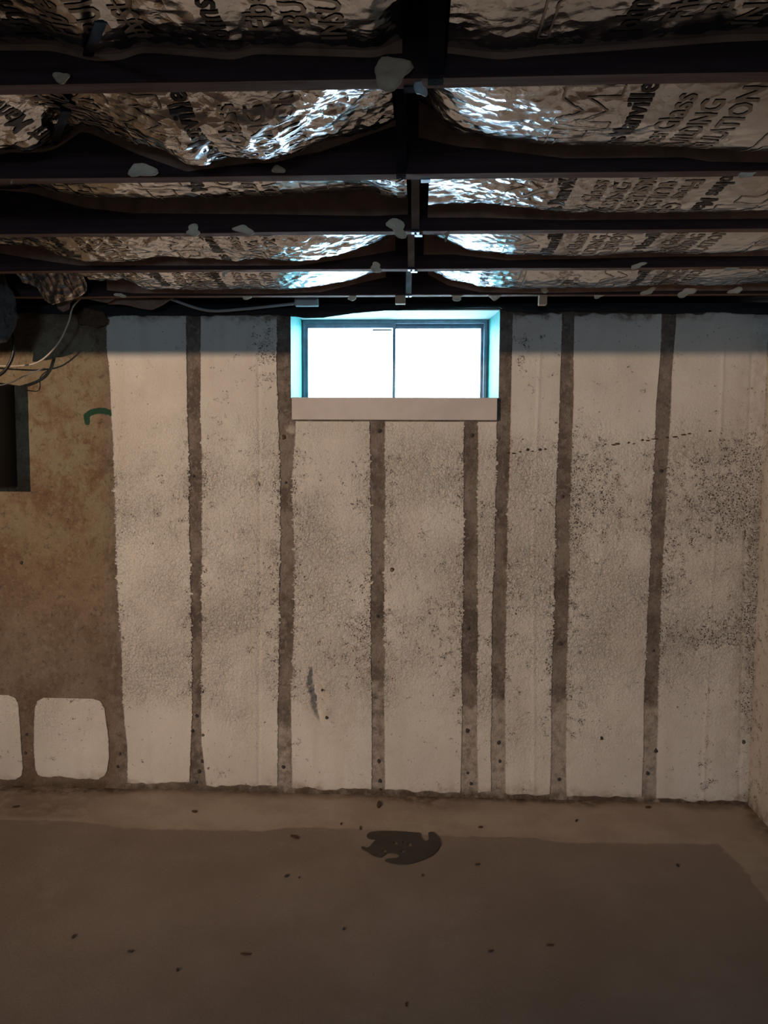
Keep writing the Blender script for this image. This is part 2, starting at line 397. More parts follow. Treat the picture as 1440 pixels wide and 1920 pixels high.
def seam_x(pts, z):
    P = sorted((wall(*p).z, wall(*p).x) for p in pts); return np.interp(z, [p[0] for p in P], [p[1] for p in P])
PITS = [(1125, 900, 45, 70, .22), (1150, 960, 60, 60, .12), (1310, 880, 50, 60, .17), (1395, 880, 45, 80, .26), (1370, 970, 60, 60, .20), (1415, 1080, 25, 140, .22),
        (1385, 1180, 50, 45, .24), (1300, 1195, 40, 25, .2), (1270, 1050, 40, 150, .13), (1085, 1050, 30, 170, .12), (690, 1160, 40, 80, .17), (640, 1230, 50, 60, .13),
        (690, 920, 40, 60, .12), (860, 900, 30, 60, .12), (850, 1190, 40, 80, .15), (500, 650, 25, 70, .2), (975, 640, 18, 60, .16), (1020, 640, 20, 40, .12),
        (1320, 1400, 20, 140, .12), (1400, 1380, 20, 140, .16), (1070, 1340, 40, 60, .12), (530, 1100, 60, 200, .09), (400, 1460, 40, 40, .12),
        (880, 1370, 30, 50, .12), (300, 950, 90, 70, .06), (460, 1000, 90, 300, .04), (780, 1130, 90, 200, .05), (990, 1150, 60, 300, .05)]
def panel(l, r, ztop, zbot, seed, teeth=1.0):
    zz = np.arange(zbot, ztop, 0.0026)
    xl = edge(l, zz); xr = edge(r, zz) if isinstance(r, str) else np.full_like(zz, r)
    amp = teeth * (0.0022 + 0.0050 * sstep(1.75, 1.25, zz) * sstep(0.30, 0.60, zz))
    def jag(s): 
        sp = np.maximum(0, vnoise(zz * 210, zz * 0, 60 + s) + 0.05) ** 1.3 * sstep(-0.25, 0.25, vnoise(zz * 25, zz * 0, 64 + s))
        return amp * (0.5 * fbm(zz * 90, zz * 0 + s, 40 + s, 2) + 4.0 * sp - 0.4) + 0.0035 * fbm(zz * 5, zz * 0 + 3, 50 + s, 2)
    xl = xl - jag(seed); 
    if isinstance(r, str): xr = xr + jag(seed + 7)
    n = max(8, int((xr - xl).mean() / 0.0045))
    u = np.concatenate([[0, 0.0], np.linspace(0, 1, n), [1.0, 1]])
    X = xl[None, :] + (xr - xl)[None, :] * u[:, None]; Z = np.repeat(zz[None, :], len(u), 0)
    top_j = 0.012 * fbm(X * 30, X * 0 + 2, 70 + seed, 3) * (ztop > 1.8); bot_j = 0.012 * fbm(X * 18, X * 0, 75 + seed, 3)
    s = (Z - zbot) / (ztop - zbot); Z = Z + top_j * s ** 8 + bot_j * (1 - s) ** 8
    rough = 0.10 + 0.62 * sstep(1.62, 1.25, Z + 0.25 * fbm(X * 3, Z * 3, 31)) * sstep(0.15, 0.62, Z + 0.2 * fbm(X * 4, Z * 4, 33))
    rough = rough * (0.45 + 0.9 * np.clip(fbm(X * 7, Z * 7, 34, 3) + 0.45, 0, 1)) + 0.05
    edge_d = np.minimum(X - xl[None, :], (xr[None, :] - X)); mid = sstep(1.65, 1.35, Z) * sstep(0.25, 0.5, Z)
    pit = 0.06 + 0.10 * np.exp(-(edge_d / 0.035) ** 2) * mid
    for (px, py, rx, ry, v) in PITS: pit = pit + v * blob(X, Z, px, py, rx, ry)
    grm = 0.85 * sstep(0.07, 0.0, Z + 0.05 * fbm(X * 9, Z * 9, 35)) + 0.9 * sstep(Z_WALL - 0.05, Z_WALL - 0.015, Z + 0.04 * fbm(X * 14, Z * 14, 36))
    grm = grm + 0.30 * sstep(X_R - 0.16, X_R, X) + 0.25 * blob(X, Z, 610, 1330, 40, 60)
    y = D - 0.0024 - 0.0022 * fbm(X * 70, Z * 70, 37, 3) * rough * 2 + 0.003 * fbm(X * 6, Z * 6, 3) + spall(X, Z)
    for pts, sg in SEAMS:
        sx = seam_x(pts, Z); y = y - sg * 0.0028 * np.exp(-((X - sx) / 0.006) ** 2) * (Z > 0.02)
    y[0, :] += 0.0034; y[-1, :] += 0.0034; y[:, 0] += 0.003; y[:, -1] += 0.003
    return grid('painted_panel', X, y, Z, M['paint'], dict(rough=rough, pit=pit, grime=np.clip(grm, 0, 1)), parent=wall_back, flip=True)
zt = wall(720, 589).z - 0.002; zw = wall(740, 790).z
panel('a_l', 'a_r', zt, 0.03, 1); panel('b_l', 'b_r', zt, 0.025, 2)
panel('c_l', 'c_r', zw, 0.02, 3, 1.15); panel('d_l', 'd_r', zw, 0.02, 4, 0.8); panel('e_l', 'e_r', zw, 0.02, 5, 0.9)
panel('f_l', 'f_r', zt, 0.018, 6, 0.8); panel('g_l', 'g_r', zt, 0.016, 7, 0.7); panel('h_l', X_R + 0.002, zt + 0.004, 0.012, 8, 0.7)
panel('s_l', 's_r', wall(130, 1309).z, wall(130, 1459).z, 9, 0.5); panel('t_l', 't_r', wall(0, 1302).z, wall(0, 1460).z, 10, 0.5)

# pits and nail holes in the strips, and the hairline crack on the right
def crater(px, py, r_px, seed, m='hole', parent=None):
    rn = random.Random(seed); c = wall(px, py); r = 0.8 * r_px * D / FPX; V = [(c.x, D - 0.002, c.z)]; n = 11
    for ring, (k, yy) in enumerate(((0.75, -0.0052), (1.0, -0.0005))):
        for i in range(n):
            a = 2 * math.pi * i / n; q = r * k * rn.uniform(0.7, 1.2)
            V.append((c.x + q * math.cos(a), D + yy, c.z + q * math.sin(a) * 1.15))
    F = [(0, 1 + i, 1 + (i + 1) % n) for i in range(n)] + [f for i in range(n) for f in ((1 + i, 1 + n + i, 1 + n + (i + 1) % n), (1 + i, 1 + n + (i + 1) % n, 1 + (i + 1) % n))]
    return put('nail_hole', mesh_np('nail_hole', V, F), M[m], wall_back)
for i, (px, py, r) in enumerate([(361, 1370, 4), (381, 1378, 4), (369, 1342, 4), (381, 1297, 3), (380, 1427, 4.5), (373, 1446, 5), (368, 1467, 4), (391, 1440, 3),
        (935, 1392, 5), (937, 1427, 4), (876, 1370, 5), (877, 1449, 3), (883, 1469, 4), (710, 1427, 4.5), (712, 1464, 4.5), (713, 1480, 3), (712, 808, 5), (885, 816, 4),
        (532, 820, 5), (531, 1438, 4.5), (536, 905, 3), (1055, 931, 4), (1051, 1207, 4), (1239, 883, 4), (1225, 1220, 3), (363, 893, 3), (735, 1068, 5.5), (878, 1178, 4),
        (708, 1155, 3.5), (604, 1294, 3), (613, 1345, 4), (1128, 1384, 4.5), (1230, 1407, 5), (1214, 1450, 4.5), (1394, 1391, 5), (50, 1377, 3.5), (48, 1412, 3.5),
        (140, 1478, 4), (225, 1414, 3.5), (221, 1437, 3.5), (40, 1055, 4), (1048, 1461, 4)]):
    crater(px, py, r, i, 'rust' if px in (735, 532) else 'hole')
def sliver_line(pts, seed):
    rn = random.Random(seed); V = []; F = []
    for (px, py, w, h) in pts:
        a = wall(px, py); k = D / FPX; s = rn.uniform(-0.25, 0.1); b = len(V)
        for (dx, dz) in ((-w, -h * .3), (-w * .3, -h), (w * .6, -h * .7), (w, h * .2), (w * .2, h), (-w * .7, h * .6)):
            V.append((a.x + dx * k / 2, D - 0.0058, a.z + (dz / 2 - dx * s / 2) * k))
        for (dx, dz) in ((-w, -h * .3), (-w * .3, -h), (w * .6, -h * .7), (w, h * .2), (w * .2, h), (-w * .7, h * .6)):
            V.append((a.x + dx * k / 2, D + 0.002, a.z + (dz / 2 - dx * s / 2) * k))
        F += [(b, b + 1, b + 2), (b, b + 2, b + 3), (b, b + 3, b + 4), (b, b + 4, b + 5)]
        F += [t for i in range(6) for t in ((b + i, b + 6 + i, b + 6 + (i + 1) % 6), (b + i, b + 6 + (i + 1) % 6, b + (i + 1) % 6))]
    return put('crack', mesh_np('crack', V, F), M['rust'], wall_back)
sliver_line([(953, 849, 7, 3), (963, 850, 9, 3), (975, 847, 5, 3), (989, 843, 6, 5), (998, 846, 6, 2), (1012, 843, 6, 5), (1022, 842, 4, 3)], 1)
sliver_line([(1150, 834, 9, 3), (1157, 832, 10, 4), (1178, 830, 4, 4), (1188, 832, 6, 2), (1204, 825, 5, 4), (1214, 826, 8, 3), (1227, 823, 14, 2.5), (1250, 820, 6, 3), (1265, 819, 10, 3), (1281, 815, 10, 3), (1292, 813, 6, 3), (1330, 808, 5, 3), (1350, 813, 5, 3)], 2)

# ------------------------------------------------------------------ setting: other walls, floor, ceiling
def slab(name, m, *b, parent=None): return MB().box(*b).build(name, m, parent)
zz = np.linspace(-0.02, Z_WALL + 0.003, 110); yy = np.concatenate([np.linspace(Y_B, 1.2, 30, endpoint=False), np.linspace(1.2, D + 0.03, 150)])
Yr, Zr = np.meshgrid(yy, zz, indexing='ij')
struct(grid('wall_right', X_R + 0.006 * fbm(Yr * 5, Zr * 5, 21), Yr, Zr, M['paint'],
            dict(rough=0.25 + 0 * Yr, pit=0.10 + 0.08 * sstep(D - 0.25, D, Yr), grime=np.clip(0.9 * sstep(0.07, 0.0, Zr) + 0.3 * sstep(D - 0.05, D, Yr), 0, 1))))
struct(slab('wall_left', M['concrete'], X_L - 0.1, X_L, Y_B, D, -0.02, Z_WALL))
wb = MB()                                                            # rear wall with an unseen opening added to let in fill light
wb.box(X_L, -1.1, Y_B - 0.1, Y_B, -0.02, 2.21).box(-0.1, X_R, Y_B - 0.1, Y_B, -0.02, 2.21).box(-1.1, -0.1, Y_B - 0.1, Y_B, -0.02, 1.1).box(-1.1, -0.1, Y_B - 0.1, Y_B, 1.88, 2.21)
struct(wb.build('wall_behind', M['concrete']))
struct(slab('fill_opening_glass', M['glass'], -1.1, -0.1, Y_B - 0.055, Y_B - 0.05, 1.1, 1.88))  # pane in the opening added for sky fill light
fx = np.concatenate([np.linspace(X_L, -1.8, 24, endpoint=False), np.linspace(-1.8, X_R + 0.04, 200)]); fy = np.concatenate([np.linspace(Y_B, 1.4, 40, endpoint=False), np.linspace(1.4, D + 0.05, 160)])
Fx, Fy = np.meshgrid(fx, fy, indexing='ij')
bnd = [(-200, 1532), (0, 1537), (160, 1541), (235, 1554), (480, 1558), (560, 1552), (690, 1556), (830, 1567), (1000, 1570), (1050, 1580), (1345, 1583)]
bp = [floor_pt(*p) for p in bnd]
pale = Fy - np.interp(Fx, [p.x for p in bp], [p.y for p in bp])
rb = [floor_pt(1345, 1583), floor_pt(1390, 1625), floor_pt(1440, 1695)]
rx = np.interp(-Fy, [-p.y for p in rb], [p.x for p in rb])
pale = np.maximum(pale, Fx - rx)
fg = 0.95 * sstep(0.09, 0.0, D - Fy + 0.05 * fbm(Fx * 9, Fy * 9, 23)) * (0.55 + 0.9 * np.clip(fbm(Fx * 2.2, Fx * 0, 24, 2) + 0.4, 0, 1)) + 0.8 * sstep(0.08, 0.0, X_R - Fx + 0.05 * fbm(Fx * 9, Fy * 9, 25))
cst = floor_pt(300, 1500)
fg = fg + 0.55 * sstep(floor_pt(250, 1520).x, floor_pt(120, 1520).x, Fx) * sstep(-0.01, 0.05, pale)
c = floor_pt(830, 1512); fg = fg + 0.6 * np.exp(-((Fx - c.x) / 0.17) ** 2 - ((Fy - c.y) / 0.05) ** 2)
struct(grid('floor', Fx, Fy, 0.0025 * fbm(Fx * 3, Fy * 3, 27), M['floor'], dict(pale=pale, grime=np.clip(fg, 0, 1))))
struct(slab('ceiling', M['sub'], X_L - 0.1, X_R + 0.4, Y_B - 0.1, D + 0.32, Z_J + JH, Z_J + JH + 0.03))
struct(slab('added_shadow_box', M['sub'], X_L, X_R, 0.05, 0.35, 1.884, Z_J + JH))                     # unseen box added overhead to cast the shadow edge on the wall
# sill plate and rim board on the window wall, and the ones on the side walls that close the room
sill_o = struct(slab('trim_2', M['sub'], X_L, X_R, D + 0.002, D + 0.14, Z_WALL + 0.0005, Z_J + 0.0005))
struct(slab('trim_3', M['sub'], X_L - 0.1, X_R + 0.4, D + 0.14, D + 0.30, Z_WALL + 0.0005, Z_J + JH - 0.0005))
struct(slab('trim_4', M['sub'], X_R, X_R + 0.4, Y_B, D + 0.13, Z_WALL + 0.0005, Z_J - 0.0005))
struct(slab('trim_5', M['sub'], X_R + 0.11, X_R + 0.15, Y_B, D + 0.13, Z_J, Z_J + JH))
struct(slab('trim_6', M['sub'], X_L - 0.1, X_L, Y_B, D + 0.13, Z_WALL + 0.0005, Z_J + JH - 0.0005))
struct(slab('ground', M['snow'], -6, 6, D + 0.34, D + 9, OZ0 - 0.16, OZ0 - 0.06))

# ------------------------------------------------------------------ window
FY = D + 0.205
win = struct(empty('window_1', ((OX0 + OX1) / 2, FY, OZ0)))
win['label'] = 'small sliding basement window with dark steel frame and turquoise reveal'
def P(px, py): return at_y(px, py, FY)
gx0, gx1 = OX0, OX1
jl, jr = P(569, 680).x, P(911, 680).x
for (xa, xb_, sg) in ((OX0, jl, -1), (OX1, jr, 1)):
    MB().hexa([(xa, D + 0.004, OZ0 - 0.03), (xa + sg * 0.1, D + 0.004, OZ0 - 0.03), (xa + sg * 0.1, D + 0.30, OZ0 - 0.03), (xb_, D + 0.30, OZ0 - 0.03),
               (xa, D + 0.004, Z_WALL), (xa + sg * 0.1, D + 0.004, Z_WALL), (xa + sg * 0.1, D + 0.30, Z_WALL), (xb_, D + 0.30, Z_WALL)]).build('jamb', M['teal'], win)
MB().box(OX0 - 0.05, OX1 + 0.05, D + 0.004, D + 0.30, OZ0 - 0.06, OZ0 - 0.012).build('sill', M['teal'], win)
MB().box(OX0, OX1, D + 0.004, D + 0.30, Z_WALL - 0.004, Z_WALL).build('soffit', M['white_paint'], win)
fx0, fx1 = P(568, 680).x, P(912, 680).x
zt0 = P(740, 597).z; zt1 = P(740, 606).z; zt2 = P(740, 614).z
fr = MB()
fr.box(jl - .01, jr + .01, FY + 0.01, FY + 0.06, zt0 - 0.002, Z_WALL); fr.box(fx0, fx1, FY + 0.004, FY + 0.05, zt1, zt0)
fr.box(jl - 0.02, P(571, 680).x, FY + 0.012, FY + 0.06, OZ0 - 0.02, zt0); fr.box(P(908, 680).x, jr + 0.02, FY + 0.012, FY + 0.06, OZ0 - 0.02, zt0)
fr.box(fx0, P(572, 680).x, FY, FY + 0.05, OZ0 - 0.02, zt1); fr.box(P(907, 680).x, fx1, FY, FY + 0.05, OZ0 - 0.02, zt1)
fr.box(fx0, fx1, FY, FY + 0.06, OZ0 - 0.02, OZ0 - 0.004)
fr.build('window_frame', M['frame'], win)
xm0, xm1 = P(736, 680).x, P(741, 680).x
def sash(x0, x1, y, tw):
    s = MB(); z0, z1 = OZ0 - 0.004, zt1
    s.box(x0, x0 + tw, y, y + 0.018, z0, z1); s.box(x1 - tw, x1, y, y + 0.018, z0, z1)
    s.box(x0 + tw, x1 - tw, y, y + 0.018, zt2, z1); s.box(x0 + tw, x1 - tw, y, y + 0.018, z0, z0 + 0.010)
    so = s.build('sash', M['frame'], win)
    g = MB().box(x0 + tw, x1 - tw, y + 0.007, y + 0.010, z0 + 0.010, zt2).build('pane', M['glass'], win)
    g.parent = so
    return so
w1 = P(578, 680).x - P(572, 680).x
sash(P(572, 680).x, xm1, FY + 0.008, w1 * 0.85); sash(xm0, P(907, 680).x, FY + 0.028, w1 * 0.85)
a, b = P(698, 617), P(735, 619)
MB().box(a.x, b.x, FY + 0.002, FY + 0.0078, a.z - 0.006, a.z).build('latch', M['dark_steel'], win)
a, b = at_y(547, 745, D - 0.021), at_y(932, 788, D - 0.021)
apron = tag(MB().box(a.x, b.x, D - 0.021, D - 0.0062, b.z, a.z).build('apron_board', M['board'], None, 0.0015), 'pale painted wooden board nailed to the wall right under the window', 'board')
apron['kind'] = 'structure'; apron.name = 'trim_7'

# black felt hanging over the top of the concrete
me_x = axis([X_L, -1.7, X_R - 0.001], 0.012)
lo = [(-400, 584), (0, 586), (190, 591), (330, 592), (520, 590), (545, 593), (575, 597), (610, 596), (660, 588), (720, 583), (800, 579.5), (938, 577), (944, 582), (1000, 588), (1060, 584), (1180, 586), (1260, 589), (1330, 585), (1440, 590)]
lq = [at_y(p[0], p[1], D - 0.008) for p in lo]
zl = np.interp(me_x, [q.x for q in lq], [q.z for q in lq]) + 0.003 * fbm(me_x * 25, me_x * 0, 81, 3)
tt = np.linspace(0, 1, 9)
Xm = np.repeat(me_x[:, None], 9, 1); Zm = Z_J + 0.006 + (zl[:, None] - Z_J - 0.006) * tt[None, :]
Ym = D - 0.004 - (0.012 + 0.02 * fbm(Xm * 7, Zm * 9, 82, 3)) * np.sin(tt * math.pi * 0.8)[None, :]
Ym = np.minimum(Ym, D - 0.0085)
fe = grid('sill_felt', Xm, Ym, Zm, M['membrane'], origin=(0, D, Z_WALL))
so = fe.modifiers.new('thick', 'SOLIDIFY'); so.thickness = 0.0025
tag(fe, 'black felt strip sagging along the wall top above the window', 'felt strip')

# ------------------------------------------------------------------ floor joists
JL = ['floor joist running just above the top edge of the picture', 'dark floor joist nearest the camera, crossing the top of the picture',
      'second dark floor joist from the camera, below the big crumpled foil', 'third floor joist from the camera, with two paper scraps left of centre',
      'fourth floor joist from the camera, thin brown edge below foil', 'fifth floor joist, right in front of the window wall, dotted with white scraps']
for k, y in enumerate(JY):
    x0, x1 = X_L, X_R + 0.10
    n = 120; bx = np.linspace(x0, x1, n); j = MB()
    wz = 0.0018 * fbm(bx * 3, bx * 0 + k, 101 + k, 3)
    sec = []
    for i in range(n):
        sec.append([(bx[i], y + 0.0, Z_J + JH - 0.001), (bx[i], y, Z_J + 0.003 + wz[i]), (bx[i], y + 0.003, Z_J + wz[i]), (bx[i], y + JT - 0.003, Z_J + wz[i]), (bx[i], y + JT, Z_J + 0.003 + wz[i]), (bx[i], y + JT, Z_J + JH - 0.001)])
    for s in sec: j.v += s
    for i in range(n - 1):
        for q in range(6):
            a = i * 6 + q; b = i * 6 + (q + 1) % 6; j.f.append((a, b, b + 6, a + 6))
    j.f += [(0, 1, 2, 3, 4, 5), tuple((n - 1) * 6 + q for q in range(6))]
    jo = j.build('floor_joist', M['joist']); jo.data.materials.append(M['joist_underlit'])   # undersides lighter in colour, standing in for light bounced off the floor
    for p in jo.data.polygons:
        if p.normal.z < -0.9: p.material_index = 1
    tag(jo, JL[k], 'joist', 'floor joists')

# ------------------------------------------------------------------ foil faced insulation in the joist bays
def text_tris(body, size, bold=0.0):
    cu = bpy.data.curves.new('t', 'FONT'); cu.body = body; cu.size = size; cu.offset = bold; cu.resolution_u = 2; cu.align_x = 'CENTER'
    ob = bpy.data.objects.new('t', cu); COL.objects.link(ob)
    dg = bpy.context.evaluated_depsgraph_get(); me = bpy.data.meshes.new_from_object(ob.evaluated_get(dg))
    bm = bmesh.new(); bm.from_mesh(me); bmesh.ops.triangulate(bm, faces=bm.faces[:])
    for _ in range(3):
        e = [e for e in bm.edges if e.calc_length() > 0.007]
        if not e: break
        bmesh.ops.subdivide_edges(bm, edges=e, cuts=1); bmesh.ops.triangulate(bm, faces=bm.faces[:])
    bm.verts.ensure_lookup_table(); bm.verts.index_update()
    V = np.array([v.co[:2] for v in bm.verts]); F = np.array([[v.index for v in f.verts] for f in bm.faces], int)
    bm.free(); bpy.data.objects.remove(ob); bpy.data.curves.remove(cu); bpy.data.meshes.remove(me)
    return V, F
def strokes(polys, w):
    V = []; F = []
    for pl in polys:
        for (a, b) in zip(pl[:-1], pl[1:]):
            a = np.array(a); b = np.array(b); d = b - a; L = np.hypot(*d); d = d / L; nn = np.array((-d[1], d[0])) * w / 2; m = max(1, int(L / 0.008))
            for i in range(m + 1):
                p = a + d * (L * i / m); V += [p - nn, p + nn]
                if i: 
                    q = len(V) - 4; F += [[q, q + 2, q + 3], [q, q + 3, q + 1]]
    return np.array(V), np.array(F, int)
def join(parts):
    V = []; F = []; n = 0
    for v, f in parts: V.append(v); F.append(f + n); n += len(v)
    return np.concatenate(V), np.concatenate(F)
def shift(vf, a, b): return vf[0] + np.array((a, b)), vf[1]
# lettering block: first coordinate runs along the words, second across the lines (the letters' up)
bold = join([shift(text_tris('Johns Manville', 0.055, 0.0012), 0, -0.155)])
logo = strokes([[(-0.15, -0.015), (-0.15, -0.03), (-0.06, -0.03), (-0.045, -0.045), (-0.045, -0.075), (0.0, -0.075), (0.0, -0.03), (0.005, -0.012), (-0.15, -0.015)],
                [(0.02, -0.105), (0.02, -0.012), (0.055, -0.012), (0.085, -0.05), (0.115, -0.012), (0.15, -0.012), (0.15, -0.105), (0.122, -0.105), (0.122, -0.05), (0.085, -0.092), (0.048, -0.05), (0.048, -0.105), (0.02, -0.105)]], 0.0035)
grey_l = [shift(text_tris('Fiber Glass', 0.058, 0.0012), 0, -0.225), shift(text_tris('BUILDING', 0.052, 0.0012), 0, -0.275), shift(text_tris('INSULATION', 0.052, 0.0012), 0, -0.325)]
PRINT = [('printed_name', 'ink', bold), ('printed_logo', 'ink_grey', logo)] + [('printed_line', 'ink_grey', g_) for g_ in grey_l]

DX = 0.0065
def batt(k, prof, flange, label, seed, crump, prints, end_r=None, end_l=None, t_lift=0.0, rise=0.045):
    """one insulation batt in the bay behind joist k; prof and flange are the measured lower edges against the next joist"""
    y0 = JY[k] + JT + 0.001; y1 = JY[k + 1] - 0.001
    yb = y1 - 0.15; tb = (yb - y0) / (y1 - y0)              # the belly hangs 15 cm in front of the far joist
    pw = [at_y(p[0], p[1], yb) for p in prof]; fw = [at_y(p[0], p[1], y1) for p in flange]
    x0 = pw[0].x if end_l is None else end_l; x1 = pw[-1].x if end_r is None else end_r
    x0 = max(x0, X_L + 0.02); x1 = min(x1, X_R - 0.004)
    X1 = np.arange(x0, x1, DX); nt = int((y1 - y0) / DX) + 1; T = np.linspace(0, 1, nt)
    zf = np.interp(X1, [p.x for p in pw], [p.z for p in pw]) + (0.028 if k == 0 else 0.008)
    ker = np.hanning(9); ker /= ker.sum(); zf = np.convolve(np.pad(zf, 4, 'edge'), ker, 'valid')
    ker = np.hanning(61); ker /= ker.sum(); zs_ = np.convolve(np.pad(zf, 30, 'edge'), ker, 'valid')
    X, TT = np.meshgrid(X1, T, indexing='ij'); Y = y0 + (y1 - y0) * TT
    low = np.interp(X1, [p.x for p in pw], [p.z for p in pw]) * 0
    u1 = np.clip(TT / tb, 0, 1); u2 = np.clip((TT - tb) / (1 - tb), 0, 1)
    near = np.maximum(0, Z_J + 0.022 - (zs_ + t_lift))
    Z = zf[:, None] * u1 + (zs_[:, None] + t_lift) * (1 - u1) + rise * u2 ** 1.7 + near[:, None] * np.clip(1 - TT / 0.42, 0, 1) ** 1.5
    zf = zf + rise; Z = Z + 0.012 * fbm(X * 3.2, Y * 5, seed, 2) * np.sin(math.pi * np.clip(TT, 0, 1))
    cr = np.interp(X1, [c[0] for c in crump], [c[1] for c in crump])[:, None] * np.ones_like(TT)
    fade = np.clip(np.minimum(TT, 1 - TT) * 9, 0, 1)
    Z = Z + fade * (0.010 * cr * ridged((X + Y * 0.6) * 13, (Y - X * 0.35) * 11, seed + 5, 3) * 0.55 + 0.0016 * ridged((X + Y) * 34, (Y - X) * 20, seed + 9, 2) * (0.35 + cr))
    Z = np.minimum(Z, Z_J + JH - 0.01)
    base = empty('insulation_batt', ((x0 + x1) / 2, (y0 + y1) / 2, float(Z.min())))
    tag(base, label, 'insulation', 'foil faced insulation batts')
    off = np.array(base.location)
    def child(name, X, Y, Z, m, attrs=None, par=base, sm=True):
        me = mesh_np(name, np.stack([X, Y, Z], -1).reshape(-1, 3) - off, grid_faces(X.shape[0], X.shape[1]), attrs)
        return put(name, me, m, par, None, sm)
    foil = child('foil_facing', X, Y, Z, M['foil'], dict(crumple=np.clip(0.10 + 0.55 * cr, 0, 1)))
    # kraft flange pressed against the joist
    fz = np.interp(X1, [p.x for p in fw], [p.z for p in fw]); fz = np.minimum(fz, zf - 0.008); fz = np.maximum(fz, Z_J + 0.002)
    S = np.linspace(0, 1, 7); XF, SF = np.meshgrid(X1, S, indexing='ij')
    ZF = (zf[:, None] + 0.002) + (fz[:, None] - zf[:, None] - 0.002) * SF
    YF = y1 - 0.0005 - 0.006 * (1 - SF) * (0.6 + fbm(XF * 9, SF, seed + 20, 2)) - 0.012 * np.clip(fbm(XF * 6, SF * 0.6, seed + 21, 2), 0, 1) * np.sin(math.pi * SF)
    child('kraft_flange', XF, YF, ZF, M['kraft'])
    # pale fibre above the sheet, closing the bay from view
    zb = float(Z.max()) + 0.004
    # printed lettering laid on the foil
    yc = (y0 + y1) / 2
    for pn, nm, (V, F) in PRINT:
        for (xp, flip) in prints:
            g_ = -1 if flip else 1
            wx = xp - V[:, 1] * g_; wy = yc - V[:, 0] * g_
            u = (wx - x0) / DX; v = (wy - y0) / (y1 - y0) * (nt - 1)
            ok = (u > 0.5) & (u < len(X1) - 1.5) & (v > 0.5) & (v < nt - 1.5)
            ui = np.clip(np.floor(u).astype(int), 0, len(X1) - 2); vi = np.clip(np.floor(v).astype(int), 0, nt - 2); fu = np.clip(u - ui, 0, 1); fv = np.clip(v - vi, 0, 1)
            z = (Z[ui, vi] * (1 - fu) + Z[ui + 1, vi] * fu) * (1 - fv) + (Z[ui, vi + 1] * (1 - fu) + Z[ui + 1, vi + 1] * fu) * fv - 0.0013
            Fk = F[ok[F].all(1)]
            if not len(Fk): continue
            VV = np.stack([wx, wy, z], -1) - off; us = np.unique(Fk); mp = np.zeros(len(VV), int); mp[us] = np.arange(len(us))
            put(pn, mesh_np(pn, VV[us], mp[Fk]), M[nm], foil)
    return base

def xw(px, k): return at_y(px, 300, JY[k + 1] - 0.12).x
FAR = -1500
batt(0, [(FAR, 20), (0, 22), (90, 45), (150, 42), (190, 25), (260, 30), (390, 42), (430, 28), (700, 36), (755, 5)],
     [(FAR, 60), (0, 60), (160, 60), (420, 85), (720, 102), (760, 100)], 'foil faced insulation above the nearest joist, left of the metal bridging', 200,
     [(-2, .5), (-.5, .3), (0, .3)], [(xw(205, 0), False), (xw(-170, 0), False)], t_lift=0.03, rise=0.004)
batt(0, [(846, 25), (880, 30), (960, 40), (1050, 30), (1200, 20), (1440, 0), (1700, -10)], [(830, 65), (1000, 60), (1100, 55), (1440, 52), (1700, 50)],
     'foil faced insulation above the nearest joist, right of the metal bridging', 210, [(0, .3), (1, .15)], [(xw(1000, 0), False)], t_lift=0.03, rise=0.004)
batt(1, [(FAR, 270), (0, 275), (30, 270), (60, 252), (100, 222), (130, 230), (200, 252), (270, 272), (330, 303), (350, 312), (400, 288), (470, 298), (520, 288), (560, 268), (640, 248), (700, 230), (741, 210)],
     [(FAR, 290), (0, 290), (60, 275), (100, 240), (170, 250), (260, 290), (350, 322), (420, 312), (500, 303), (600, 285), (700, 250), (741, 236)],
     'big crumpled foil insulation sagging between the two nearest joists, left side', 220, [(-2, .5), (-1, .8), (-.6, .6), (-.35, .9), (-.05, 1.0)], [(xw(262, 1), False), (xw(-60, 1), False)], t_lift=-0.02)
batt(1, [(785, 170), (800, 190), (830, 222), (870, 240), (920, 250), (970, 254), (1040, 262), (1100, 265), (1200, 263), (1300, 265), (1440, 275), (1700, 275)],
     [(785, 258), (860, 275), (920, 280), (1060, 297), (1280, 295), (1330, 303), (1440, 305), (1700, 305)], 'smooth foil insulation between the two nearest joists, right side, bold lettering', 230,
     [(0, .6), (.25, .35), (.4, .05), (1.4, .05)], [(xw(1010, 1), False), (xw(1395, 1), False)], t_lift=-0.02)
batt(2, [(FAR, 350), (0, 352), (40, 345), (100, 360), (200, 370), (350, 370), (500, 366), (600, 360), (690, 358), (730, 370), (765, 372)],
     [(FAR, 350), (0, 356), (60, 362), (160, 390), (250, 400), (500, 402), (700, 405), (770, 402)], 'foil insulation between second and third joist, left side, with dark torn left end', 240,
     [(-2, .4), (-1, .2), (-.3, .15), (0, .4)], [(xw(280, 2), False), (xw(560, 2), False), (xw(-60, 2), False)], t_lift=0.0)
batt(2, [(803, 387), (830, 382), (900, 380), (980, 388), (1100, 396), (1250, 396), (1440, 395), (1700, 395)], [(785, 408), (900, 408), (1050, 413), (1200, 412), (1440, 410), (1700, 410)],
     'foil insulation between second and third joist, right side', 250, [(0, .5), (.2, .7), (.45, .5), (.6, .12), (1.4, .2)], [(xw(930, 2), False), (xw(1420, 2), True)])
batt(3, [(FAR, 465), (0, 463), (70, 462), (100, 480), (140, 492), (200, 490), (300, 485), (430, 487), (520, 490), (580, 488), (640, 475), (700, 458), (740, 440)],
     [(FAR, 475), (0, 475), (90, 490), (150, 498), (400, 498), (560, 498), (650, 485), (740, 470)], 'foil insulation between third and fourth joist, left side, wrinkled and shining', 260,
     [(-2, .5), (-1.2, .5), (-.6, .8), (-.2, .6), (0, .4)], [(xw(60, 3), False), (xw(330, 3), False)])
